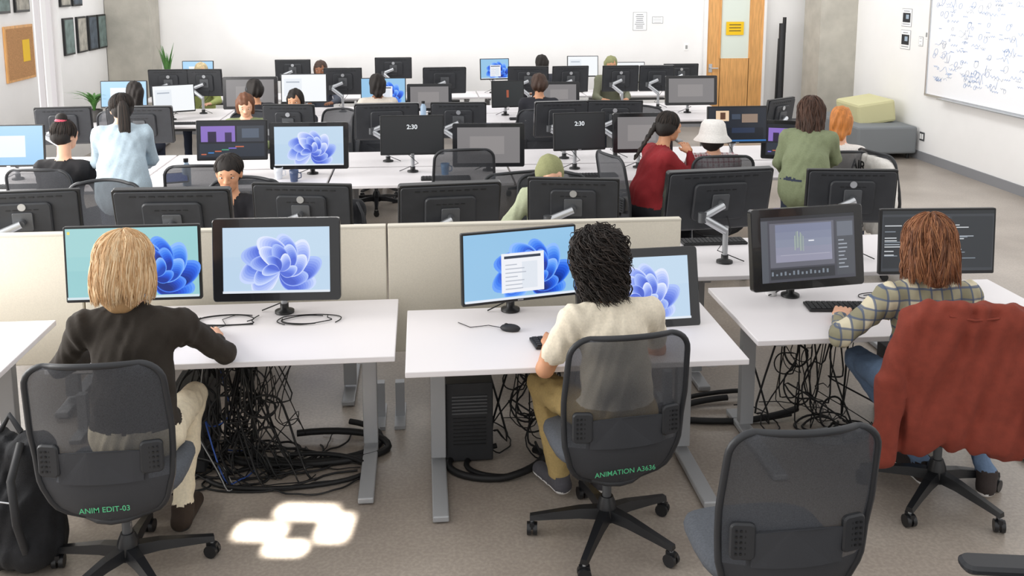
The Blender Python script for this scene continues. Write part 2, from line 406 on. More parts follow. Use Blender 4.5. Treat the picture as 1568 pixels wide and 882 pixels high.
def bloom(mb,M,cx,cz,s,y,h,soft=False):
    pal=[RS,RU,RT] if soft else [RA,RC,RB]
    L_=[(-30,.60,.27),(215,.56,.28),(5,.68,.27),(180,.64,.29),(40,.64,.27),(145,.66,.29),(75,.60,.27),(110,.62,.28),
        (-22,.46,.2),(195,.44,.2),(20,.48,.2),(155,.48,.2),(58,.46,.2),(120,.48,.2),(90,.44,.18),(0,.28,.13),(60,.3,.13),(120,.3,.13),(175,.28,.13)]
    for i,(a,l,w) in enumerate(L_):
        petal(mb,M,cx,cz-.12*s,rad(a-14),l*s*1.05,w*s,y-.00026*(i+1),pal[(i*2)%3],1,-h*.465)
def content(mb,M,kind,w,h,y):
    q=lambda x0,x1,z0,z1,c,l=1: mb.quad(x0*w/2,x1*w/2,z0*h/2,z1*h/2,y-.0003*l,em(c,c),M)
    def base(c): mb.quad(-w/2,w/2,-h/2,h/2,y,em(c,c),M)
    if kind=='teal': base('9ccfd2'); q(-1,1,-1,-.2,'96cbcf'); q(-1,0,.2,1,'a2d2d4'); bloom(mb,M,.16*w,-.1*h,h*.86,y-.001,h); q(-1,1,-1,-.93,'d2e2e8',40); q(-.97,-.93,.84,.92,'f0e070',9)
    elif kind=='light': base('bcd4ea'); q(-1,1,.1,1,'c0d7eb'); bloom(mb,M,.03*w,-.07*h,h*.86,y-.001,h,True); q(-1,1,-1,-.93,'e0e7f0',40)
    elif kind=='window': base('93c3e6'); bloom(mb,M,.1*w,-.1*h,h*.86,y-.001,h); q(-.35,.42,-.8,.38,'eef0f6',40); q(-.3,.36,.22,.3,'2f3a4c',41); q(.02,.3,-.7,.1,'dfe5ee',41); q(-1,1,-1,-.93,'e4ebf5',40); [q(-.28,-.28+random.uniform(.2,.4),-.7+.12*i,-.67+.12*i,'b6bcc8',42) for i in range(7)]
    elif kind=='darkui':
        base('4a4b54'); q(-1,1,.9,1,'2c2e34'); q(-1,-.86,-1,.88,'565a62'); q(-.82,.55,-.55,.8,'686974')
        for i,cc in enumerate(('9494a8','8e90a4','888ea2','82889e','7c829a')): q(-.7,.5,-.4+.23*i,-.4+.24+.23*i,cc,2)
        q(.6,.98,-.9,.8,'50535a'); q(.62,.96,.3,.75,'6c717c',2); q(-.82,.55,-.92,-.6,'36383e')
        for i in range(8): q(.64,.64+random.uniform(.1,.28),.15-.12*i,.19-.12*i,'9aa0aa',3)
        for i in range(14): q(-.8+.09*i,-.76+.09*i,-.8,-.72+random.uniform(-.04,.06),'7a838e',3)
        for i in range(7): q(-.3+.03*i,-.28+.03*i,.0+random.uniform(-.1,.05),.45+random.uniform(-.1,.1),random.choice(['9aa5a4','a3b1a4','8c9a96']),3)
        q(.0,.12,.2,.24,'e2e4ea',3); q(-.6,.45,-.2,-.18,'a8a8b8',3)
    elif kind=='code':
        base('3b3f45'); q(-1,1,.88,1,'262a2e'); q(-.98,-.45,-.9,.8,'2a2e33'); q(-.42,.2,-.1,.8,'555a61'); q(.24,.98,-.9,.8,'2e3237'); q(-.42,.2,-.9,-.16,'24272b')
        for i in range(34):
            x=random.choice([-.95,.28,-.38]); z=random.uniform(-.85,.7); q(x,x+random.uniform(.1,.42),z,z+.03,random.choice(['a5acb5','7d8791','d0d4d8']),2)
    elif kind=='video':
        base('22242b'); q(-.9,.1,-.1,.75,'8a6fc0'); q(-.7,-.45,-.1,.45,'2e2440',2); q(-.2,.0,-.1,.4,'3b2d55',2); q(.15,.95,-.1,.75,'3c414a'); q(.3,.8,.1,.6,'566070',2); q(-.95,.95,-.9,-.2,'2f3540')
        for i in range(6): q(-.9+.2*i,-.75+.22*i,-.8+.08*i,-.74+.08*i,random.choice(['4a9b7a','7a6bd0','3f82c8','c86a4a']),2)
    elif kind=='conf':
        base('1b222e'); q(-.75,-.3,.2,.8,'e8c9a8'); q(-.6,-.42,.3,.7,'5a3a2a',2); q(-.2,.1,.3,.6,'3a4658'); q(.15,.7,.1,.6,'8e7a6b'); q(-.9,.9,-.9,-.2,'101722'); q(-.2,.6,-.5,-.2,'22304a',2); q(-1,1,-1,-.9,'2d6aa8')
    elif kind=='white': base('f5f8fb'); q(-.9,-.1,-.6,.7,'e8edf3'); q(-.8,-.2,.4,.5,'b0b8c4',2)
    elif kind=='dim': base('7d7a7b'); q(-.6,.5,-.5,.5,'8d8989')
    elif kind=='230':
        base('1d1f22'); mb.text('2:30',h*.17,em('w','e8ecf0'),M@T(0,y-.0008,.16*h)@Rx(90))
    elif kind=='orange': base('262a2c'); q(-.1,.05,-.3,.3,'a0533a')
    elif kind=='blue': base('8fc3ea'); q(-.6,.5,-.6,.5,'dfeaf5')
def monitor(x,y,zc,w,h,yaw=0,tilt=6,kind='mon',cont='off',desk=.74,arm=True):
    mb=MB(); t=.028 if kind=='mon' else .042; bz=.011 if kind=='mon' else (.052 if y<5 else .042)
    M=T(0,0,zc-desk)@Rz(yaw)@Rx(-tilt)
    mb.slab(w,h,t,.008 if kind=='mon' else .018,BLK if kind=='mon' else GLOSS,M,.003)
    ys=-t/2-.0012; sw,sh=w-2*bz,h-2*bz*(1 if kind=='mon' else .85)-(.006 if kind=='mon' else 0)
    Ms=M@T(0,0,.004 if kind=='mon' else 0)
    if cont=='off': mb.quad(-sw/2,sw/2,-sh/2,sh/2,ys,mat('screen_off','121418',.12,coat=.5),Ms)
    else: content(mb,Ms,cont,sw,sh,ys)
    if kind=='mon': mb.box((0,ys,-h/2+.008),(.03,.001,.006),CHROME,M)
    mb.slab(w*.96,h*.94,.012,.02,BACKP,M@T(0,t/2+.005,0),.004)
    mb.slab(w*.5,h*.62,.026,.03,BACKP,M@T(0,t/2+.018,0),.008)
    for i in range(9): mb.box(((i-4)*w*.08,t/2+.0125,h*.4),(w*.05,.004,.006),BLK,M)
    for i in range(5): mb.box(((i-2)*w*.06,t/2+.032,h*.2),(w*.04,.004,.004),BLK,M)
    mb.slab(.11,.11,.012,.01,STEELD,M@T(0,t/2+.036,0),.002)
    if kind=='mon': mb.rev([(.022,0),(.022,.003)],CHROME,M@T(0,t/2+.033,h*.25)@Rx(-90),16)
    # folded gas-spring arm: monitor -> elbow (to the side) -> short clamp post
    p0=M@Vector((0,t/2+.04,0)); p1=M@Vector((0,t/2+.08,0)); back=Rz(yaw)@Vector((0,1,0)); side=Rz(yaw)@Vector((1,0,0))
    el=p1+side*.15+back*.03; el.z=p1.z-.06
    pole=back*.14; zt=min(zc-desk-.1,.2)
    mb.cyl(p0,p1,.02,STEELD); mb.tube([p1,el],[.022,.024],CHROME,8); mb.cyl((el.x,el.y,el.z-.03),(el.x,el.y,el.z+.03),.026,STEELD)
    mb.tube([el,Vector((pole.x,pole.y,zt))],[.024,.026],CHROME,8)
    mb.cyl((pole.x,pole.y,.0),(pole.x,pole.y,zt+.03),.017,STEEL); mb.rev([(.05,0),(.05,.012),(.022,.02),(.022,.05)],BLK,T(pole.x,pole.y,.001),18)
    a=Vector((pole.x,pole.y,.1)); q0=M@Vector((-.06,t/2+.03,-h*.25))
    mb.tube([q0,q0+back*.06-Vector((0,0,.08)),a+side*.05-Vector((0,0,.02)),a+side*-.12+back*.02-Vector((0,0,.094))],.0035,RUB,5)
    nm='computer_monitor' if kind=='mon' else 'pen_display'
    return mb.build(nm,(x,y,desk))
A=monitor
A(-1.448,4.75,1.05,.66,.385,0,3,'mon','teal'); A(-.731,4.68,1.07,.63,.415,-2,7,'pen','light')
A(.479,4.6,1.03,.61,.37,13,3,'mon','window'); A(1.061,4.48,.925,.63,.40,4,14,'pen','light')
A(2.015,4.68,1.056,.65,.43,8,9,'pen','darkui'); A(2.776,4.75,1.05,.64,.36,-3,4,'mon','code')
for x,w,zt,yw,kd in ((-2.3,.62,1.27,186,'mon'),(-1.456,.68,1.25,178,'pen'),(-.711,.60,1.28,170,'mon'),(.158,.62,1.25,186,'pen'),(.916,.56,1.28,170,'mon'),(1.818,.70,1.30,187,'pen'),(2.68,.56,1.30,172,'mon')):
    A(x,5.6,zt-.19,w,.40 if kd=='pen' else .35,yw,12 if kd=='pen' else 6,kd,'darkui')
for x,zc,w,h,yw,kd,ct in ((-3.5,1.06,.6,.36,0,'mon','blue'),(-1.641,1.08,.6,.35,0,'mon','video'),(-.983,1.02,.68,.41,-2,'pen','light'),(-.087,1.10,.56,.35,0,'mon','230'),(.589,1.0,.64,.39,-3,'pen','dim'),(1.405,1.11,.48,.34,6,'mon','230'),(1.984,1.09,.55,.36,0,'pen','dim'),(2.86,1.15,.56,.34,0,'mon','conf'),(3.36,1.0,.5,.36,-20,'pen','video')):
    A(x,8.3,zc,w,h,yw,5,kd,ct)
for x,w,yw,kd in ((-3.32,.5,186,'mon'),(-2.63,.6,180,'pen'),(-1.256,.5,172,'mon'),(-.335,.62,184,'pen'),(.356,.54,176,'mon'),(1.357,.54,186,'pen'),(1.89,.55,174,'mon'),(3.56,.45,215,'mon')):
    A(x,9.1,1.11,w,.36,yw,8,kd,'darkui')
for x,zc,w,h,yw,kd,ct in ((-3.6,1.08,.55,.33,0,'mon','blue'),(-3.02,1.02,.5,.34,25,'mon','white'),(-2.095,1.08,.66,.4,0,'pen','dim'),(-1.444,1.13,.56,.36,0,'mon','white'),(-.472,1.08,.56,.34,0,'mon','window'),(.1,1.0,.56,.34,0,'pen','dim'),(1.087,1.03,.42,.34,8,'mon','orange'),(1.75,1.02,.5,.32,0,'pen','dim'),(3.457,1.05,.68,.38,0,'pen','dim')):
    A(x,11.85,zc,w,h,yw,5,kd,ct)
for x,w,yw,kd in ((-3.27,.5,184,'mon'),(-2.81,.45,176,'mon'),(-1.03,.5,180,'mon'),(.31,.58,184,'pen'),(1.436,.55,176,'mon'),(2.01,.5,184,'mon'),(2.7,.5,180,'mon'),(3.2,.48,178,'pen')):
    A(x,12.65,1.13,w,.36,yw,7,kd,'darkui')
for x,zc,w,yw,ct in ((-3.27,1.12,.45,0,'blue'),(-1.895,1.13,.52,180,'off'),(-.413,1.15,.55,180,'off'),(1.11,1.12,.45,8,'window'),(2.463,1.15,.48,0,'white'),(3.18,1.05,.5,0,'white'),(4.0,1.02,.55,180,'off')):
    A(x,14.3,zc,w,.32,yw,5,'mon',ct)
# ---------------------------------------------------------------- chairs
HWP=[(0,.11),(.04,.17),(.12,.215),(.3,.25),(.6,.262),(.88,.253)]
YP=[(0,-.17),(.1,-.215),(.25,-.245),(.45,-.25),(1,-.32)]
def ip(tab,v):
    for (a,x),(b_,y) in zip(tab,tab[1:]):
        if v<=b_: return x+(y-x)*(v-a)/(b_-a)
    return tab[-1][1]
def hwf(v):
    if v<=.88: return ip(HWP,v)
    return .253-.085*(1-math.sqrt(max(0,1-((v-.88)/.12)**2)))
def chair_parts(mb,text=None,arms=False):
    for i in range(5):
        a=rad(72*i+20); c,s=math.cos(a),math.sin(a); R=Matrix.Rotation(a,4,'Z')
        rg=[]
        for r,wz,hz,z in ((.03,.032,.03,.13),(.12,.026,.026,.125),(.24,.02,.02,.105),(.34,.018,.014,.088)):
            rg.append([(r,-wz,z-hz),(r,wz,z-hz),(r,wz*.7,z+hz*.6),(r,-wz*.7,z+hz*.6)])
        mb.rings(rg,BASEP,R,True,False)
        mb.cyl((.33,0,.09),(.33,0,.05),.009,CHROME,M=R,n=8)
        Rc=R@T(.33,0,0)@Rz(random.uniform(0,180))
        for sx in (-.014,.014): mb.cyl((sx-.009,0,.03),(sx+.009,0,.03),.029,BASEP,M=Rc,n=14)
        mb.box((0,0,.05),(.02,.045,.03),BASEP,Rc)
    mb.rev([(.045,.09),(.05,.12),(.04,.17),(.028,.2)],BASEP); mb.cyl((0,0,.18),(0,0,.40),.02,STEELD)
    mb.box((0,-.03,.39),(.17,.26,.05),BASEP,bev=.012)
    rg=[]
    for z,f in ((.42,.86),(.43,.96),(.455,1.0),(.48,.97),(.492,.85),(.488,.4)):
        ring=[]
        for j in range(28):
            a=2*math.pi*j/28; cx,cy=math.cos(a),math.sin(a); e=.62
            x=.255*f*math.copysign(abs(cx)**e,cx); yy=.245*f*math.copysign(abs(cy)**e,cy)+.06
            zz=z-(.03*max(0,(yy-.2)/.1) if yy>.2 else 0)
            ring.append((x,yy,zz))
        rg.append(ring)
    mb.rings(rg,FAB,None,True,True)
    mb.tube([(0,-.05,.38),(0,-.12,.37),(0,-.175,.40)],[.03,.034,.03],BASEP,8)
    NU=12; V=[];z0,z1=.35,1.04
    VS=list(np.linspace(0,.88,19))+[.88+.12*math.sin(rad(a)) for a in (15,30,45,60,72,82,90)]; NV=len(VS)-1
    def P(u,v,off=0):
        return (u*hwf(v),ip(YP,v)+.055*u*u-off,z0+(z1-z0)*v+.014*v**8*(1-u*u))
    for v in VS:
        for j in range(NU+1): V.append(P(-1+2*j/NU,v,0))
    fs1=[];fs2=[]
    for i in range(NV):
        for j in range(NU):
            a=i*(NU+1)+j; u=-1+2*(j+.5)/NU; (fs1 if VS[i]<.24+.1*(1-u*u) else fs2).append((a,a+1,a+NU+2,a+NU+1))
    mb.add(V,fs1,SHELL,True); mb.add(V,fs2,MESH,True)
    loop=[P(-1,v) for v in VS]+[P(u,1) for u in np.linspace(-.8,.8,9)]+[P(1,v) for v in VS[::-1]]+[P(u,0) for u in (.5,0,-.5,-1)]
    mb.tube(loop,.0125,FRAME,7)
    rg=[]
    for off in (.01,.018):
        top=[P(u,.50-.05*u*u,off) for u in np.linspace(-.62,.62,9)]; bot=[P(u,.30+.0*u*u,off) for u in np.linspace(.62,-.62,9)]
        rg.append(top+bot)
    mb.rings(rg,SHELL,None,True,False)
    for sx in (-1,1):
        c=P(sx*.74,.44,.02); mb.slab(.085,.13,.022,.02,FRAME,T(*c)@Rz(sx*12),.006)
        for a in range(4):
            for b_ in range(5): mb.box((c[0]+(a-1.5)*.016,c[1]-.0115,c[2]+(b_-2)*.02),(.007,.003,.007),BLK)
    if arms:
        for sx in (-1,1):
            mb.tube([(sx*.15,.02,.41),(sx*.28,.02,.42),(sx*.3,.02,.5),(sx*.3,.02,.65)],[.02,.02,.022,.02],FRAME,8)
            mb.slab(.09,.27,.03,.035,FRAME,T(sx*.3,.04,.665)@Rx(90),.01)
    if text:
        c=P(0,.115,.012); mb.text(text,.031,GREEN,T(c[0],c[1]-.006,c[2])@Rx(90)@Rz(2),.005)
def chair(x,y,yaw,text=None,arms=False):
    mb=MB(); chair_parts(mb,text,arms); return mb.build('office_chair',(x,y,0),yaw)
chair(-1.235,3.74,0,'ANIM EDIT-03'); chair(.79,3.83,7,'ANIMATION A3636'); chair(2.42,4.0,-14); chair(1.195,2.99,2); chair(1.76,2.22,80,None,True)
for x,y,yw in ((.33,8.1,5),(.60,7.1,18),(1.78,7.6,-75),(-1.72,7.6,0),(-2.84,7.55,-10),(2.43,7.6,0),(3.45,7.7,0),(4.0,7.45,-80),(-1.26,6.5,180),(-2.25,6.5,175),(.95,6.5,180),(-.5,10.1,180),(-1.8,10.1,180),(-.5,10.9,0),(-3.25,10.8,0),(1.3,10.5,0),(2.4,10.1,170),(-1.0,10.2,150)):
    chair(x,y,yw)
# ---------------------------------------------------------------- hair strands
def strands(mb,M,r,n,length,mats,rd,wave=.004,curl=0,front=55,inward=.12,seed=1,jit=.008,fr=25,flare=0,cf=1.5,st=.022,clump=0,tuck=0):
    rnd=random.Random(seed); rx,ry,rz=r
    for i in range(n):
        ph=rnd.uniform(-math.pi,math.pi); th=rnd.uniform(.05,1.3); isf=abs(ph)<rad(front)
        lay=rnd.random()
        off=rnd.uniform(-jit*.3,jit)+clump*.6*math.sin(7*ph+seed)+clump*.3*math.sin(17*ph); pts=[];L_=length*rnd.uniform(.8,1.03)*(1-.10*(1 if clump else 0)*(.5+.5*math.sin(9*ph+1)))
        if clump and lay<.3: L_*=rnd.uniform(.6,.9); off+=clump*.4
        p1,p2=rnd.uniform(0,6),rnd.uniform(0,6)
        if clump: p1=3*math.sin(2.5*ph+seed)+rnd.uniform(-.5,.5); p2=3*math.cos(3.1*ph)+rnd.uniform(-.5,.5)
        thm=1.72 if not isf else rnd.uniform(.6,.95)
        t=th
        while t<thm:
            pts.append([(rx+off)*math.sin(t)*math.sin(ph),(ry+off)*math.sin(t)*math.cos(ph),(rz+off)*math.cos(t)]); t+=st*8.5
        if not isf and pts:
            x,y,z=pts[-1]; k=0
            while z>-L_:
                z-=st; k+=1; q=min(1,k*st/max(L_,.05)); f=1-inward*q+flare*k*st-tuck*q**3
                pts.append([x*f,y*f,z])
        if len(pts)<3: continue
        for j,p in enumerate(pts):
            a=min(1,j/4); w=wave*a; jj=j*st/.022
            p[0]+=w*math.sin(jj*.7+p1)+curl*a*math.cos(j*cf+p1); p[1]+=w*math.cos(jj*.6+p2)+curl*a*math.sin(j*cf+p1)
            if curl: p[2]+=curl*.5*math.sin(j*cf*1.3+p2)
        m_=len(pts); mb.tube(pts,[rd*(1 if j<m_-3 else (m_-j)/3.5) for j in range(m_)],mats[i%len(mats)],4,M)
# ---------------------------------------------------------------- people
def hand(mb,M,skin,side=1,vox=.004,curl=1):
    pr=[C((0,0,0),(0,.03,0),.024,.026,2,(1.1,1,.8)),C((0,.03,0),(0,.08,0),.024,.025,2,(1.65,1,.6),.015)]
    for i,(x,l) in enumerate(((-.031,.064),(-.011,.074),(.010,.07),(.030,.054))):
        if side<0: x=-x
        p=Vector((x,.088,.002)); ang=[8,28,50]; sp=x*2.2
        for s_,(a,f) in enumerate(zip(ang,(.45,.3,.25))):
            a=rad(a*curl); q=p+Vector((math.sin(sp)*math.cos(a),math.cos(sp)*math.cos(a),-math.sin(a)))*l*f
            pr.append(C(tuple(p),tuple(q),.0092-.0008*s_,.0086-.0008*s_,2,(1,1,1),.004)); p=q
    s=-side
    pr+= [C((s*.024,.018,-.004),(s*.05,.05,-.012),.013,.011,2,(1,1,1),.012),C((s*.05,.05,-.012),(s*.052,.082,-.018),.0105,.0085,2,(1,1,1),.004)]
    sdf_mesh(mb,pr,vox,{2:skin},M)
def head(mb,M,skin,hairm,vox=.006,face=True,ears=True):
    pr=[E((0,-.012,.03),(.074,.093,.084),2),E((0,.03,-.025),(.06,.058,.082),2,.03),E((0,.05,-.078),(.036,.034,.028),2,.03),
        C((0,.086,.012),(0,.103,-.022),.009,.0125,2,(1,1,1),.012),E((.013,.094,-.026),(.009,.01,.008),2,.008),E((-.013,.094,-.026),(.009,.01,.008),2,.008),
        C((-.035,.073,.026),(.035,.073,.026),.011,.011,2,(1,1,1),.02),E((.038,.055,-.022),(.02,.02,.02),2,.02),E((-.038,.055,-.022),(.02,.02,.02),2,.02),E((0,.074,-.052),(.024,.016,.018),2,.015)]
    if ears: pr+=[E((s*.075,-.008,-.008),(.011,.02,.032),2,.01) for s in (-1,1)]
    sdf_mesh(mb,pr,vox,{2:skin},M)
    for s in (-1,1):
        mb.ell((s*.031,.0755,.006),(.0145,.009,.0075),EYEW,M,10,7); mb.ell((s*.030,.0825,.006),(.0062,.004,.0062),EYEB,M,8,6)
        mb.tube([(s*.016,.082,.0105),(s*.030,.0855,.0145),(s*.046,.076,.0095)],[.0018,.0028,.0015],skin,5,M)
        mb.tube([(s*.015,.0855,.027),(s*.032,.0855,.0315),(s*.048,.075,.027)],[.002,.0035,.0015],hairm,5,M)
    mb.ell((0,.0875,-.0485),(.021,.0065,.0048),LIP,M,12,7); mb.ell((0,.0865,-.0565),(.017,.007,.0055),LIP,M,12,7)
def hairvol(mb,M,hm,drop=.0,wid=.07,vox=.008,rough=.003,low=0,extra=()):
    pr=[E((0,-.02,.04),(.086,.1,.088),4),E((0,-.04,-.01),(.082,.082,.075),4)]
    if drop>0: pr.append(C((0,-.045,-.02),(0,-.06,-drop),wid*.9,wid*.75,4,(1.15,.8,1),.04)); pr+= [C((s*.062,-.01,-.0),(s*.07,-.015,-drop*.85),.026,.022,4,(1,1.3,1),.03) for s in (-1,1)]
    pr+=list(extra)
    sub=[E((0,.1,-.045),(.064,.088,.092),2),E((0,.12,.0),(.05,.06,.055),2)]
    sdf_mesh(mb,pr,vox,{4:hm},M,sub,rough,(4,))
def SEAT(**k):
    J=dict(pel=(0,-.02,.57),wai=(0,-.03,.72),che=(0,0,.90),neck=(0,.03,1.03),head=(0,.07,1.20),
      shL=(-.165,.015,.985),shR=(.165,.015,.985),elL=(-.23,.13,.80),elR=(.23,.13,.80),wrL=(-.17,.36,.785),wrR=(.17,.36,.785),
      hiL=(-.09,0,.55),hiR=(.09,0,.55),knL=(-.13,.42,.54),knR=(.13,.42,.54),anL=(-.14,.4,.11),anR=(.14,.4,.11)); J.update(k); return J
def STAND(**k):
    J=dict(pel=(0,-.05,.90),wai=(0,-.02,1.03),che=(0,.1,1.19),neck=(0,.17,1.31),head=(0,.24,1.45),
      shL=(-.16,.14,1.26),shR=(.16,.14,1.26),elL=(-.2,.22,1.03),elR=(.2,.22,1.03),wrL=(-.16,.43,.95),wrR=(.16,.43,.95),
      hiL=(-.09,-.05,.88),hiR=(.09,-.05,.88),knL=(-.1,-.0,.49),knR=(.1,-.0,.49),anL=(-.11,-.03,.1),anR=(.11,-.03,.1)); J.update(k); return J
def person(x,y,yaw,J,top,bot,skin,hm,shoe=BLK2,vox=.014,hr=(0,0,0),short=False,hv=None,st=None,wscale=1,hands=True,extra=None,fat=1,hvox=.007,hs=1.0,name='seated_person',sole=None,armr=1,legr=1,coat=False):
    mb=MB(); v={k:np.array(a,dtype=float) for k,a in J.items()}; w=wscale
    pr=[C(J['pel'],J['wai'],.118*fat,.105*fat,1,(1.3*w,.95,1),.04),E(tuple(v['pel']+[0,-.01,-.01]),(.175*w,.13,.1),1,.04),
        C(tuple(v['pel']+[0,0,.03]),J['wai'],.118*fat,.108*fat,0,(1.3*w,.95,1),.03),
        C(J['wai'],J['che'],.108*fat,.122*fat,0,(1.3*w,.92,1),.05),C(J['shL'],J['shR'],.062,.062,0,(1,1,1),.06),
        C(tuple(v['neck']+[0,-.01,-.03]),tuple((v['shL']+v['neck'])/2+[0,0,-.01]),.06,.05,0,(1,1,1),.04),C(tuple(v['neck']+[0,-.01,-.03]),tuple((v['shR']+v['neck'])/2+[0,0,-.01]),.06,.05,0,(1,1,1),.04),
        C(tuple(v['neck']+[0,0,-.03]),tuple(v['head']+[0,-.03,-.06]),.054,.05,2,(1,1,1),.02)]
    if coat: pr.append(C(tuple(v['pel']+[0,-.01,-.08]),tuple(v['wai']),.142*fat,.115*fat,0,(1.28*w,.98,1),.03))
    for s in 'LR':
        sh,el,wr=v['sh'+s],v['el'+s],v['wr'+s]
        if short:
            mid=sh+(el-sh)*.62
            pr+=[C(tuple(sh),tuple(mid),.063,.062,0,(1,1,1),.04),C(tuple(mid),tuple(el),.043,.038,2,(1,1,1),.012),C(tuple(el),tuple(wr),.039,.026,2,(1,1,1),.02)]
        else:
            pr+=[C(tuple(sh),tuple(el),.062,.049*armr,0,(1,1,1),.04),C(tuple(el),tuple(wr-(wr-el)*.06),.048*armr,.032*armr,0,(1,1,1),.03),C(tuple(wr-(wr-el)*.1),tuple(wr+(wr-el)*.08),.026,.024,2,(1,1,1),.004)]
        hi,kn,an=v['hi'+s],v['kn'+s],v['an'+s]
        pr+=[C(tuple(hi),tuple(kn),.092,.068*legr,1,(1,1,1),.05),C(tuple(kn),tuple(an),.066*legr,.048*legr,1,(1,1,1),.03)]
        d=kn-hi; d[2]=0; n_=np.linalg.norm(d); d=d/n_ if n_>.15 else np.array([0,1.,0])
        toe=an+d*.17; toe[2]=max(an[2]-.065,.035); heel=an-d*.03; heel[2]=toe[2]+.004
        pr+=[C(tuple(an+[0,0,-.01]),tuple(heel),.046,.036,3,(1,1,1),.02),C(tuple(heel),tuple(toe),.036,.034,3,(1.15,1,1),.03)]
        if sole: pr.append(C(tuple(heel+[0,0,-.024]),tuple(toe+[0,0,-.02]),.02,.02,7,(1.9,1.3,.6),.004))
    tm={0:top,1:bot,2:skin,3:shoe,7:sole}
    sdf_mesh(mb,pr,vox,tm,None,(),.0032 if vox<.018 else .002,(0,1))
    if hands:
        for s,sg in (('L',-1),('R',1)):
            d=v['wr'+s]-v['el'+s]; yw=math.degrees(math.atan2(-d[0],d[1]))
            p=v['wr'+s]; hand(mb,T(p[0],p[1],p[2])@Rz(yw+sg*8)@Rx(4 if p[2]<1 else 30),skin,sg,.0042 if vox<.013 else .007)
    H=T(*J['head'])@Rz(hr[0])@Rx(hr[1])@Ry(hr[2])@Matrix.Scale(hs,4)
    head(mb,H,skin,hm,hvox if vox<.018 else .009)
    if hv: hairvol(mb,H,hm,**hv)
    if st:
        for s_ in (st if isinstance(st,list) else [st]): strands(mb,H@T(0,-.02,.03),**s_)
    if extra: extra(mb,H)
    return mb.build(name,(x,y,0),yaw)
def hairm(n,c,noise=.3,bump=.3,rough=.6): return mat('hair_'+n,c,rough,noise=noise,nscale=60,stretch=(1,1,.12),bump=bump,bscale=150)
BLOND=[hairm('blond','CFAA7E',.12,0),hairm('blond_light','DDBF97',.12,0),hairm('blond_dark','BC966A',.12,0),hairm('blond_mid','C8A176',.12,0),hairm('blond_pale','E6CDA8',.1,0)]
DARK=[hairm('dark','1d1714',rough=.75),hairm('dark_light','2c221c',rough=.7)]
BROWN=[hairm('brown','7a4a2c',.12,0),hairm('brown_light','8f5c3b',.12,0),hairm('brown_dark','643d26',.12,0),hairm('brown_gold','9f6c48',.12,0)]
DK=DARK[0]; MIDB=[hairm('midbrown','3f2a1f'),hairm('midbrown_l','4e3325')]
cl=lambda n,c,**k: mat('cloth_'+n,c,.92,noise=.08,nscale=90,bump=.25,bscale=300,**k)
person(-1.215,3.90,-2,SEAT(head=(-.03,.06,1.285),neck=(-.01,.03,1.10),shL=(-.19,.0,1.03),shR=(.19,.03,1.02),che=(0,.0,.93),elR=(.31,.27,.79),wrR=(.215,.50,.776),elL=(-.36,.14,.80),wrL=(-.24,.40,.78),knR=(.11,.44,.52),anR=(.12,.15,.13),anL=(-.1,.3,.13),knL=(-.12,.44,.52)),
  cl('dark_sweater','2c2620'),cl('cream_trousers','E6DAC0'),SKIN1,BLOND[2],cl('brown_boot','33271e'),vox=.011,hr=(0,-8,0),hs=1.05,fat=1.07,
  hv=dict(drop=.12,wid=.094,vox=.007,rough=.001),st=dict(r=(.103,.114,.1),n=2600,length=.175,mats=BLOND,rd=.0021,wave=.005,front=50,inward=.0,seed=3,jit=.006,flare=1.5,clump=.005,tuck=.2,st=.016),sole=BLK,armr=.88,legr=.85)
CR=cl('cream_tshirt','E6DCC8')
def glasses(mb,H):
    for s in (-1,1): mb.tube([(s*.079,-.01,.01),(s*.078,.085,.01),(s*.05,.1,.0)],.002,BLK,5,H); mb.tube([(s*.033+.02*math.cos(a),.103,.002+.017*math.sin(a)) for a in np.linspace(0,6.28,14)],.0018,BLK,4,H)
person(.83,3.90,12,SEAT(head=(-.05,.12,1.225),neck=(-.02,.05,1.04),shL=(-.18,.04,.985),shR=(.18,.04,.985),che=(-.01,.0,.90),elL=(-.29,.1,.755),wrL=(-.20,.31,.778),elR=(.28,.15,.76),wrR=(.1,.38,.778),knL=(-.19,.42,.53),anL=(-.13,.34,.12),anR=(.06,.3,.12)),
  CR,cl('khaki_trousers','B29A66'),SKIN2,DK,cl('grey_sneaker','55545a'),vox=.011,hr=(32,-12,0),short=True,
  hv=dict(drop=.12,wid=.068,vox=.007,rough=.006,extra=[E((0,.03,.085),(.075,.07,.045),4)]),st=[dict(r=(.09,.106,.1),n=700,length=.215,mats=DARK,rd=.0026,wave=.006,curl=.017,front=40,inward=.15,seed=5,jit=.02,cf=.75,st=.012),dict(r=(.098,.112,.106),n=300,length=.09,mats=DARK,rd=.0024,wave=.006,curl=.02,front=60,inward=.0,seed=6,jit=.026,cf=.9,st=.012)],extra=glasses,sole=PAPER)
person(2.33,4.02,-2,SEAT(head=(0,.03,1.25),neck=(0,.01,1.06),shL=(-.185,.0,1.0),shR=(.185,.0,1.0),elL=(-.40,.02,.81),wrL=(-.27,.34,.785),elR=(.3,.12,.8),wrR=(.15,.40,.785),knL=(-.15,.38,.54),anL=(.08,.1,.12),knR=(.3,.35,.53),anR=(.34,-.02,.12)),
  plaid('plaid_flannel','D6CDB2','7d7a62','4a5a78'),cl('blue_jeans','6b82a0'),SKIN1,BROWN[0],cl('dark_sneaker','3a3230'),vox=.011,hr=(6,-6,0),legr=.85,
  hv=dict(drop=.14,wid=.082,vox=.007,rough=.001),st=dict(r=(.097,.11,.1),n=2200,length=.205,mats=BROWN,rd=.0021,wave=.009,front=45,inward=.0,seed=9,jit=.009,flare=.9,st=.016,clump=.009,tuck=.08),fat=1.08,sole=PAPER)
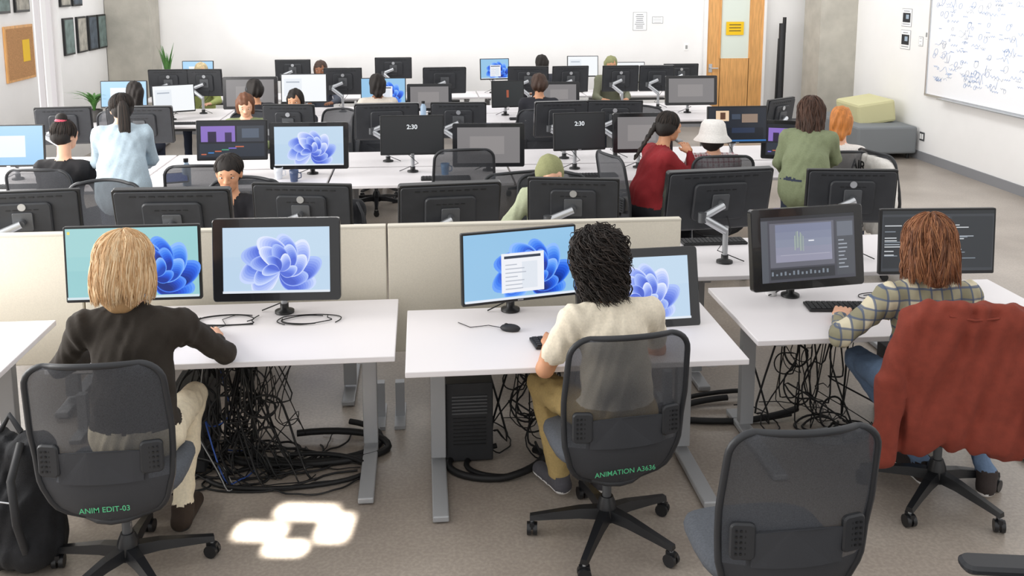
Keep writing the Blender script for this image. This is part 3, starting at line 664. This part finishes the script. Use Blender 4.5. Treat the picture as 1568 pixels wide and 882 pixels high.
# red jacket hung on the chair
RED=mat('rust_fleece','82382a',.95,noise=.1,nscale=25,bump=.35,bscale=260)
pr=[C((-.17,0,.66),(.17,0,.66),.04,.04,0,(1,1.2,1),.06),C((-.16,0,.6),(-.2,.0,.06),.05,.06,0,(1.5,.8,1),.08),C((.16,0,.6),(.2,.0,.08),.05,.06,0,(1.5,.8,1),.08),C((0,-.02,.6),(0,-.02,.12),.06,.07,0,(2.4,.55,1),.08),
    C((-.22,.02,.62),(-.31,-.02,.35),.058,.058,0,(1,1,1),.04),C((-.31,-.02,.35),(-.33,-.04,.0),.06,.055,0,(1,1,1),.015),C((.22,.02,.62),(.31,-.02,.35),.058,.058,0,(1,1,1),.04),C((.31,-.02,.35),(.33,-.04,.03),.06,.055,0,(1,1,1),.015),
    C((-.11,-.03,.70),(.11,-.03,.70),.026,.026,0,(1,1.3,1),.012)]
mb=MB(); sdf_mesh(mb,pr,.010,{0:RED},T(0,-.29,.36),(),.006,(0,),ff=.6)
mb.tube([(-.1,-.35,1.03),(0,-.365,1.02),(.1,-.35,1.03)],.006,RED,6)
mb.build('fleece_jacket',(2.42,4.0,0),-14)
mb=MB(); WH=cl('white_hoodie','E2DFDA')
sdf_mesh(mb,pr,.018,{0:WH},T(0,-.30,.34)@Matrix.Scale(.95,4),(),.006,(0,),ff=.6); mb.text('AIR',.12,BLK,T(0,-.42,.9)@Rx(90)); mb.build('hooded_sweatshirt',(4.0,7.45,0),-80)
# ---- mid-ground people
F=lambda d,w=.075,r=.004:dict(drop=d,wid=w,vox=.011,rough=r)
capst=lambda m,n=260,l=.03,s=4:dict(r=(.089,.103,.093),n=n,length=l,mats=m,rd=.0045,wave=.002,front=50,inward=.1,seed=s,jit=.004)
def bun(mb,H):
    mb.ell((0,-.05,.135),(.045,.045,.04),DK,H); mb.tube([(.035*math.cos(a),-.05+.035*math.sin(a),.11) for a in np.linspace(0,6.3,12)],.014,mat('scrunchie','d0566a',.8),6,H)
person(-2.82,7.62,-8,SEAT(head=(0,.08,1.24)),cl('black_sweater','1c1b1e'),cl('black_trousers','202126'),SKIN1,DK,hr=(-20,-10,0),vox=.017,hv=F(0,r=.001),st=capst(DARK),extra=bun)
def pony(c,l):
    def f(mb,H):
        for i in range(14):
            a=i*.45; mb.tube([(.01*math.cos(a),-.11,.05),(.02*math.cos(a),-.15,.0),(.03*math.cos(a),-.14,-.12),(.028*math.cos(a+.5),-.13,-l*.7),(.01*math.cos(a),-.13,-l)],[.016,.02,.018,.014,.003],c[i%2],5,H)
    return f
person(-2.31,7.45,12,STAND(head=(0,.2,1.45)),cl('pale_blue_jacket','B4C6D2'),cl('dark_jeans','31384a'),SKIN1,DK,hr=(10,-12,0),vox=.017,hv=F(0,r=.001),st=capst(DARK),extra=pony(DARK,.34),name='standing_person',fat=1.12,coat=True)
o=person(-1.264,6.28,180,SEAT(head=(0,.04,1.20),wrL=(-.2,.3,.79),wrR=(.2,.3,.79)),cl('black_tshirt','1b1b20'),cl('dark_jeans','31384a'),SKIN2,DK,hr=(0,-14,0),vox=.012,short=True,hvox=.0055,hv=dict(drop=0,vox=.007,rough=.001),st=capst(DARK,260,.0))
OL=cl('olive_headscarf','8F9168'); SAGE=cl('sage_hoodie','B3BA9C')
person(.88,6.26,165,SEAT(head=(-.0,.1,1.17),neck=(.04,.04,1.03),elR=(.28,.12,.82),wrR=(.2,.3,.79)),SAGE,cl('dark_jeans','31384a'),SKIN1,OL,hr=(25,-22,8),vox=.014,hvox=.0055,hv=dict(drop=.08,wid=.08,vox=.008,rough=.001),fat=1.15)
def braid(mb,H):
    for k in range(3):
        mb.tube([(.012*math.sin(j*1.1+k*2.1)-.02,-.11-.012*j*.9+.008*math.cos(j*2.2+k*4.2),.0-.03*j) for j in range(12)],[.02-.001*j for j in range(12)],DARK[k%2],6,H)
person(1.88,7.58,-78,SEAT(head=(0,.17,1.25),neck=(0,.11,1.08),che=(0,.05,.92),shL=(-.16,.08,1.02),shR=(.16,.08,1.02),elR=(.2,.3,.83),wrR=(.08,.32,1.04),elL=(-.2,.28,.82),wrL=(-.1,.45,.79)),cl('red_sweater','8A2026'),cl('black_trousers','202126'),SKIN2,DK,hr=(0,-14,0),vox=.016,hv=F(.03,r=.001),st=capst(DARK),extra=braid,fat=1.1)
HATW=cl('white_bucket_hat','F1EEEA')
def hat(mb,H): mb.rev([(.03,.155),(.08,.152),(.1,.125),(.115,.05),(.12,.03),(.16,-.015),(.158,-.02),(.115,.025)],HATW,H@T(0,-.015,0)@Rx(4),22)
person(2.43,7.6,-5,SEAT(head=(0,.05,1.14),neck=(0,.03,.99),shL=(-.165,.015,.95),shR=(.165,.015,.95),che=(0,0,.87)),plaid('patterned_shirt','d8d0d4','a03a4a','f0f0f0',2.2),cl('dark_jeans','31384a'),SKIN1,DK,hr=(-25,-5,0),vox=.018,hv=F(.05,r=.001),extra=hat)
person(3.02,7.1,-28,STAND(head=(0,.24,1.39),neck=(0,.17,1.25),shL=(-.16,.14,1.2),shR=(.16,.14,1.2),che=(0,.1,1.13),elL=(-.22,.12,.99),wrL=(-.2,.3,.86)),cl('olive_overshirt','7E8768'),cl('dark_jeans','31384a'),SKIN1,MIDB[0],hr=(0,-14,0),vox=.016,hv=F(.3,.085),st=dict(r=(.094,.108,.1),n=600,length=.38,mats=MIDB,rd=.005,wave=.008,front=50,inward=.0,seed=11,clump=.008),name='standing_person',fat=1.1,coat=True)
person(3.58,7.75,-35,SEAT(head=(0,.08,1.25)),cl('white_top','E4E0DC'),cl('dark_jeans','31384a'),SKIN1,hairm('ginger','c07838'),hr=(0,-8,0),vox=.02,hv=F(.12))
person(-1.79,9.85,180,SEAT(head=(0,.05,1.19)),cl('green_top','7f8a63'),cl('dark_jeans','31384a'),SKIN1,BROWN[2],hr=(10,-25,0),vox=.02,hv=F(.1))
def phones(mb,H):
    mb.tube([(.09*math.cos(a),-.01,.03+.1*math.sin(a)) for a in np.linspace(0,math.pi,14)],.009,BLK,6,H)
    for s in (-1,1): mb.ell((s*.088,-.01,.01),(.02,.035,.04),BLK2,H)
sk=[SKIN3,SKIN2,SKIN1,SKIN3]
for x,y,yw,z,c,dr,ex,hm_ in ((-3.22,10.95,0,1.20,'5a5560',.2,None,DK),(-1.86,10.85,25,1.22,'2a2a30',.02,phones,DK),(-1.36,10.45,170,1.16,'33343c',.03,None,DK),(-.5,10.95,5,1.26,'d8cfc4',.1,None,DK),(1.33,10.6,-10,1.28,'26272e',.02,phones,MIDB[0]),
   (-3.04,13.5,180,1.20,'a9b36e',.05,None,hairm('light','c9b68e')),(-1.4,13.45,180,1.22,'555a66',.1,None,MIDB[0]),(1.73,13.45,0,1.27,'3a3c44',.04,None,DK),(2.72,13.45,180,1.25,'7d7f6a',.03,None,cl('olive_headscarf','8F9168'))):
    dz=z-1.2
    person(x,y,yw,SEAT(head=(0,.05,z),neck=(0,.03,1.03+dz),shL=(-.165,.015,.985+dz),shR=(.165,.015,.985+dz),che=(0,0,.9+dz)),cl('t'+c,c),cl('dark_jeans','31384a'),random.choice(sk),hm_,vox=.022,hr=(0,-12,0),hv=F(dr),extra=ex)
# ---------------------------------------------------------------- small desk items
def keyboard(x,y,yaw=0,z=.741):
    mb=MB(); mb.box((0,0,.008),(.43,.13,.014),BLK,bev=.004)
    for r in range(5):
        for c in range(15): mb.box(((c-7)*.0275,(r-2)*.023,.017),(.023,.018,.006),BLK2)
    mb.build('keyboard',(x,y,z),yaw)
def mouse(x,y,z=.741,yaw=0):
    mb=MB(); mb.ell((0,0,.012),(.03,.052,.02),BLK2); mb.ell((0,.02,.03),(.004,.01,.006),BLK); mb.tube([(0,.05,.01),(.03,.12,.004),(-.02,.2,.004),(.03,.28,.004)],.002,RUB,5); mb.build('computer_mouse',(x,y,z),yaw)
keyboard(-1.4,4.42); mouse(-1.04,4.53,yaw=-10); keyboard(.72,4.28,8); mouse(.42,4.45,yaw=70); keyboard(2.22,4.6,-6); mouse(2.5,4.55)
for x in (-3.4,-1.5,.2,1.5,2.9): keyboard(x,8.1)
for x in (-2.9,-.4,1.3): keyboard(x,11.6)
for x in (-2.2,-1.2,.8,1.9): keyboard(x,5.9,180)
def smooth(pts):
    P=[Vector(p) for p in pts]; Q=[]
    for j in range(len(P)-1):
        p0,p1,p2,p3=P[max(j-1,0)],P[j],P[j+1],P[min(j+2,len(P)-1)]
        for t in (0,.33,.66): Q.append(.5*((2*p1)+(p2-p0)*t+(2*p0-5*p1+4*p2-p3)*t*t+(3*p1-p0-3*p2+p3)*t**3))
    Q.append(P[-1]); return Q
def deskcable(cx,cy,seed,n=4,sp=.22):
    rnd=random.Random(seed); mb=MB()
    for i in range(n):
        pts=[]; a0=rnd.uniform(0,6); r=rnd.uniform(.07,.12)
        for j in range(9):
            a=a0+j*.55; pts.append((r*1.5*math.cos(a)+j*rnd.uniform(-.004,.01),r*.7*math.sin(a),.004+i*.002))
        mb.tube(smooth(pts),.0028,RUB,5)
    mb.build('desk_cable',(cx,cy,.741))
deskcable(-1.0,4.72,1,3); deskcable(-.6,4.68,2,3); deskcable(.9,4.55,3,3); deskcable(2.5,4.75,5,3)
def cup(x,y,c,h=.1,z=.741,n='coffee_cup'):
    mb=MB(); m=mat('cup_'+c,c,.35); mb.rev([(.03,0),(.036,h*.6),(.04,h),(.037,h),(.032,.01)],m); mb.tube([(.036,0,h*.8),(.06,0,h*.7),(.06,0,h*.35),(.034,0,h*.25)],.005,m,6); mb.build(n,(x,y,z))
cup(-1.25,8.25,'dfe3ea'); cup(.2,8.3,'6aa2d8'); cup(1.9,4.85,'e9e9e9',.08); cup(-1.1,8.12,'3b4a6b')
def bottle(x,y,c,z=.741):
    mb=MB(); m=mat('bottle_'+c,c,.25); mb.rev([(.034,0),(.036,.01),(.036,.16),(.02,.19),(.018,.2)],m); mb.rev([(.021,.2),(.021,.23)],BLK); mb.build('water_bottle',(x,y,z))
bottle(-1.98,8.05,'9fb6cc'); bottle(.02,11.7,'aac4dd'); bottle(-3.7,8.05,'d04a3a')
mb=MB(); mb.slab(.2,.14,.01,.01,BLK,Rx(-90),.002); mb.quad(-.09,.09,-.06,.06,-.0065,em('tab','3f6fd8',.7),Rx(-90)); o=mb.build('tablet',(-2.05,7.98,.82)); o.rotation_euler=(rad(25),0,.3)
LEAF=mat('leaf_green','4a7a3a',.5,noise=.3,nscale=20); POT=mat('pot_dark','3c3a38',.6)
def plant(x,y,z,n,hh,pot=.1,up=True):
    mb=MB(); mb.rev([(pot*.7,0),(pot,pot*1.5),(pot*.9,pot*1.5),(pot*.85,pot*1.35)],POT)
    for i in range(n):
        a=i*2.4; l=hh*random.uniform(.7,1.1); w=.02; o=.25 if up else .8
        V=[];k=6
        for j in range(k+1):
            t=j/k; r=l*o*t*t*.8+.01; zz=pot*1.3+l*(t-(.0 if up else .55*t*t)); ww=w*math.sin(math.pi*min(1,t*.9+.1))+.001
            V+= [(r*math.cos(a)-ww*math.sin(a),r*math.sin(a)+ww*math.cos(a),zz),(r*math.cos(a)+ww*math.sin(a),r*math.sin(a)-ww*math.cos(a),zz)]
        mb.add(V,[(2*j,2*j+1,2*j+3,2*j+2) for j in range(k)],LEAF,True)
    mb.build('potted_plant',(x,y,z))
plant(-3.75,14.45,.741,16,.62); plant(-3.98,11.9,.741,22,.5,.1,False)
NAV=mat('backpack_black','17181c',.85,noise=.2,nscale=40,bump=.4)
def backpack(x,y,z,yaw,s=1,name='backpack'):
    mb=MB()
    pr=[C((-.08,0,.1),(-.08,0,.42),.09,.075,0,(1,1,1),.08),C((.08,0,.1),(.08,0,.42),.09,.075,0,(1,1,1),.08),C((0,-.09,.12),(0,-.09,.26),.07,.06,0,(1.6,.6,1),.04),C((-.06,-.02,.1),(.06,-.02,.1),.1,.1,0,(1,1,.9),.05)]
    sdf_mesh(mb,pr,.012,{0:NAV},Matrix.Scale(s,4),(),.004,(0,))
    for sx in (-.08,.08): mb.tube([(sx*s,-.06*s,.48*s),(sx*1.4*s,-.16*s,.4*s),(sx*1.6*s,-.17*s,.25*s),(sx*1.3*s,-.1*s,.08*s)],.014*s,BLK2,6)
    mb.tube([(-.04*s,0,.49*s),(0,0,.55*s),(.04*s,0,.49*s)],.01*s,BLK2,6)
    mb.tube([(-.1*s,-.13*s,.3*s),(0,-.14*s,.31*s),(.1*s,-.13*s,.3*s)],.004,CHROME,5)
    mb.build(name,(x,y,z),yaw)
backpack(-1.73,3.9,0.0,-15,1.2); backpack(-.47,5.84,.742,10,.72)
def tower(x,y,w=.19,h=.38,d=.4):
    mb=MB(); mb.box((0,0,h/2+.012),(w,d,h),BLK2,bev=.006)
    for i in range(8): mb.box((0,-d/2-.002,h*.25+i*.02),(w*.7,.004,.006),BLK)
    for i in range(6): mb.box((0,-d/2-.003,h*.65+i*.018),(w*.75,.004,.008),STEELD)
    for sx in (-.07,.07):
        for sy in (-.15,.15): mb.cyl((sx,sy,0),(sx,sy,.015),.012,BLK)
    mb.build('computer_tower',(x,y,0))
tower(.22,4.74,.24,.42); tower(-1.2,4.75); tower(2.7,4.8)
def cablemess(name,x0,x1,y,n,loops):
    mb=MB(); rnd=random.Random(n)
    for i in range(n):
        a=rnd.uniform(x0,x1); yy=y+rnd.uniform(-.08,.08); m=RUB if rnd.random()<.92 else (CABG if rnd.random()<.7 else CABB)
        pts=[(a,yy,.67)]; zc=rnd.uniform(.12,.5); cx=a+rnd.uniform(-.1,.1); R=rnd.uniform(.05,.12); ph=rnd.uniform(0,6); tw=rnd.choice([-1,1])
        for j in range(rnd.randint(3,7)):
            t=ph+tw*j*.8; pts.append((cx+R*math.cos(t),yy+R*.5*math.sin(t+.7),max(.03,zc+R*.9*math.sin(t)-.012*j)))
        if rnd.random()<.7:
            fx=cx+rnd.uniform(-.2,.25); fy=yy-rnd.uniform(-.05,.2)
            pts+= [(fx,fy,.12),(fx+.05,fy-.02,.02)]; an=rnd.uniform(-1.2,1.2)
            for j in range(rnd.randint(4,12)): an+=rnd.uniform(-.2,.7); fx+=.06*math.cos(an); fy+=.035*math.sin(an); pts.append((fx+.05,max(y-.35,min(y+.3,fy)),.008+.012*rnd.random()))
        else: pts.append((cx+rnd.uniform(-.3,.3),yy+.1,.67))
        mb.tube(smooth(pts),rnd.choice([.003,.004,.005,.006]),m,5)
    for cx,cy,rx,ry,a0,a1,r in loops:
        pts=[(cx+rx*math.cos(rad(a)),cy+ry*math.sin(rad(a)),r+.002+.03*max(0,math.sin(rad(a*1.3)))) for a in np.linspace(a0,a1,26)]
        mb.tube(pts,r,RUB,8)
    mb.build(name)
cablemess('cable_bundle',-1.1,-.78,4.62,48,[(-.62,4.72,.42,.15,-150,100,.018),(-.6,4.8,.36,.2,-170,60,.016),(-.7,4.5,.4,.14,-160,90,.012),(-.85,4.6,.35,.12,0,320,.006),(-.8,4.45,.3,.1,40,330,.005)])
cablemess('cable_bundle',.5,.68,4.72,18,[(.35,4.5,.24,.16,120,390,.018),(.4,4.5,.2,.14,100,330,.014)])
cablemess('cable_bundle',1.95,2.3,4.78,18,[(1.75,4.95,.4,.12,90,330,.018),(1.8,5.0,.5,.16,80,300,.014),(2.15,4.75,.12,.08,0,350,.006),(2.17,4.74,.1,.06,0,350,.006)])
mb=MB()
for i in range(5): mb.tube([(.13*math.cos(rad(a))*(1-.06*i),.08*math.sin(rad(a))*(1-.06*i),.007+.006*i) for a in range(0,361,20)],.005,CABG,5)
mb.build('coiled_cable',(2.18,4.62,0))
# ---------------------------------------------------------------- lights
w=bpy.data.worlds.new('World'); bpy.context.scene.world=w; w.use_nodes=True
bg=w.node_tree.nodes['Background']; bg.inputs[0].default_value=(1,.99,.98,1); bg.inputs[1].default_value=1.06
def area(name,loc,target,sx,sy,power,col=(1,1,1),spread=180):
    l=bpy.data.lights.new(name,'AREA'); l.shape='RECTANGLE'; l.size=sx; l.size_y=sy; l.energy=power; l.color=col; l.spread=rad(spread)
    o=bpy.data.objects.new(name,l); o.location=loc; o.rotation_euler=(Vector(target)-Vector(loc)).to_track_quat('-Z','Y').to_euler(); bpy.context.collection.objects.link(o)
area('window_light',(-4.6,4.4,2.1),(0,5.2,.8),3.4,2.2,240,(1,.98,.95))
area('window_light',(-4.6,8.9,2.1),(0,9.2,.8),3.2,2.2,210,(1,.98,.95))
area('added_wall_wash',(1,13.3,3.25),(1,15.5,1.4),10.5,.4,62,(1,1,1))  # added wall washer to brighten the back wall, not a room fixture
area('added_wall_wash',(5.0,8.5,3.2),(6.85,8.7,1.3),8,.4,60,(1,1,1))  # second added washer, out of view, lifts the right wall
for (lx,tx,ty,sx,sy,p) in ((-1.25,-.75,4.02,.2,.07,1.3),(-1.05,-.56,4.16,.26,.06,1.5),(-.8,-.42,4.02,.12,.14,1.5),(-1.0,-.62,3.88,.16,.05,.9)):
    area('sun_shaft',(lx,.6,3.6),(tx,ty,0),sx,sy,p,(1,.95,.86),1.2)
area('sun_shaft',(-1.6,1.5,3.2),(-1.9,15.5,2.2),1.2,.7,20,(1,.98,.94),6)
area('sun_shaft',(-.5,1.5,3.2),(.55,15.5,1.95),.3,.3,1.8,(1,.97,.92),2)
# ---------------------------------------------------------------- camera
cam=bpy.data.cameras.new('camera'); co=bpy.data.objects.new('camera',cam); bpy.context.collection.objects.link(co)
cam.sensor_width=36; cam.lens=36*1450/1568; cam.shift_y=-244/1568; cam.clip_end=100
co.location=(0,0,2.45); co.rotation_euler=(rad(90-8.9),0,rad(-5.5))
sc=bpy.context.scene; sc.camera=co
sc.view_settings.view_transform='Standard'; sc.view_settings.look='None'; sc.view_settings.exposure=0
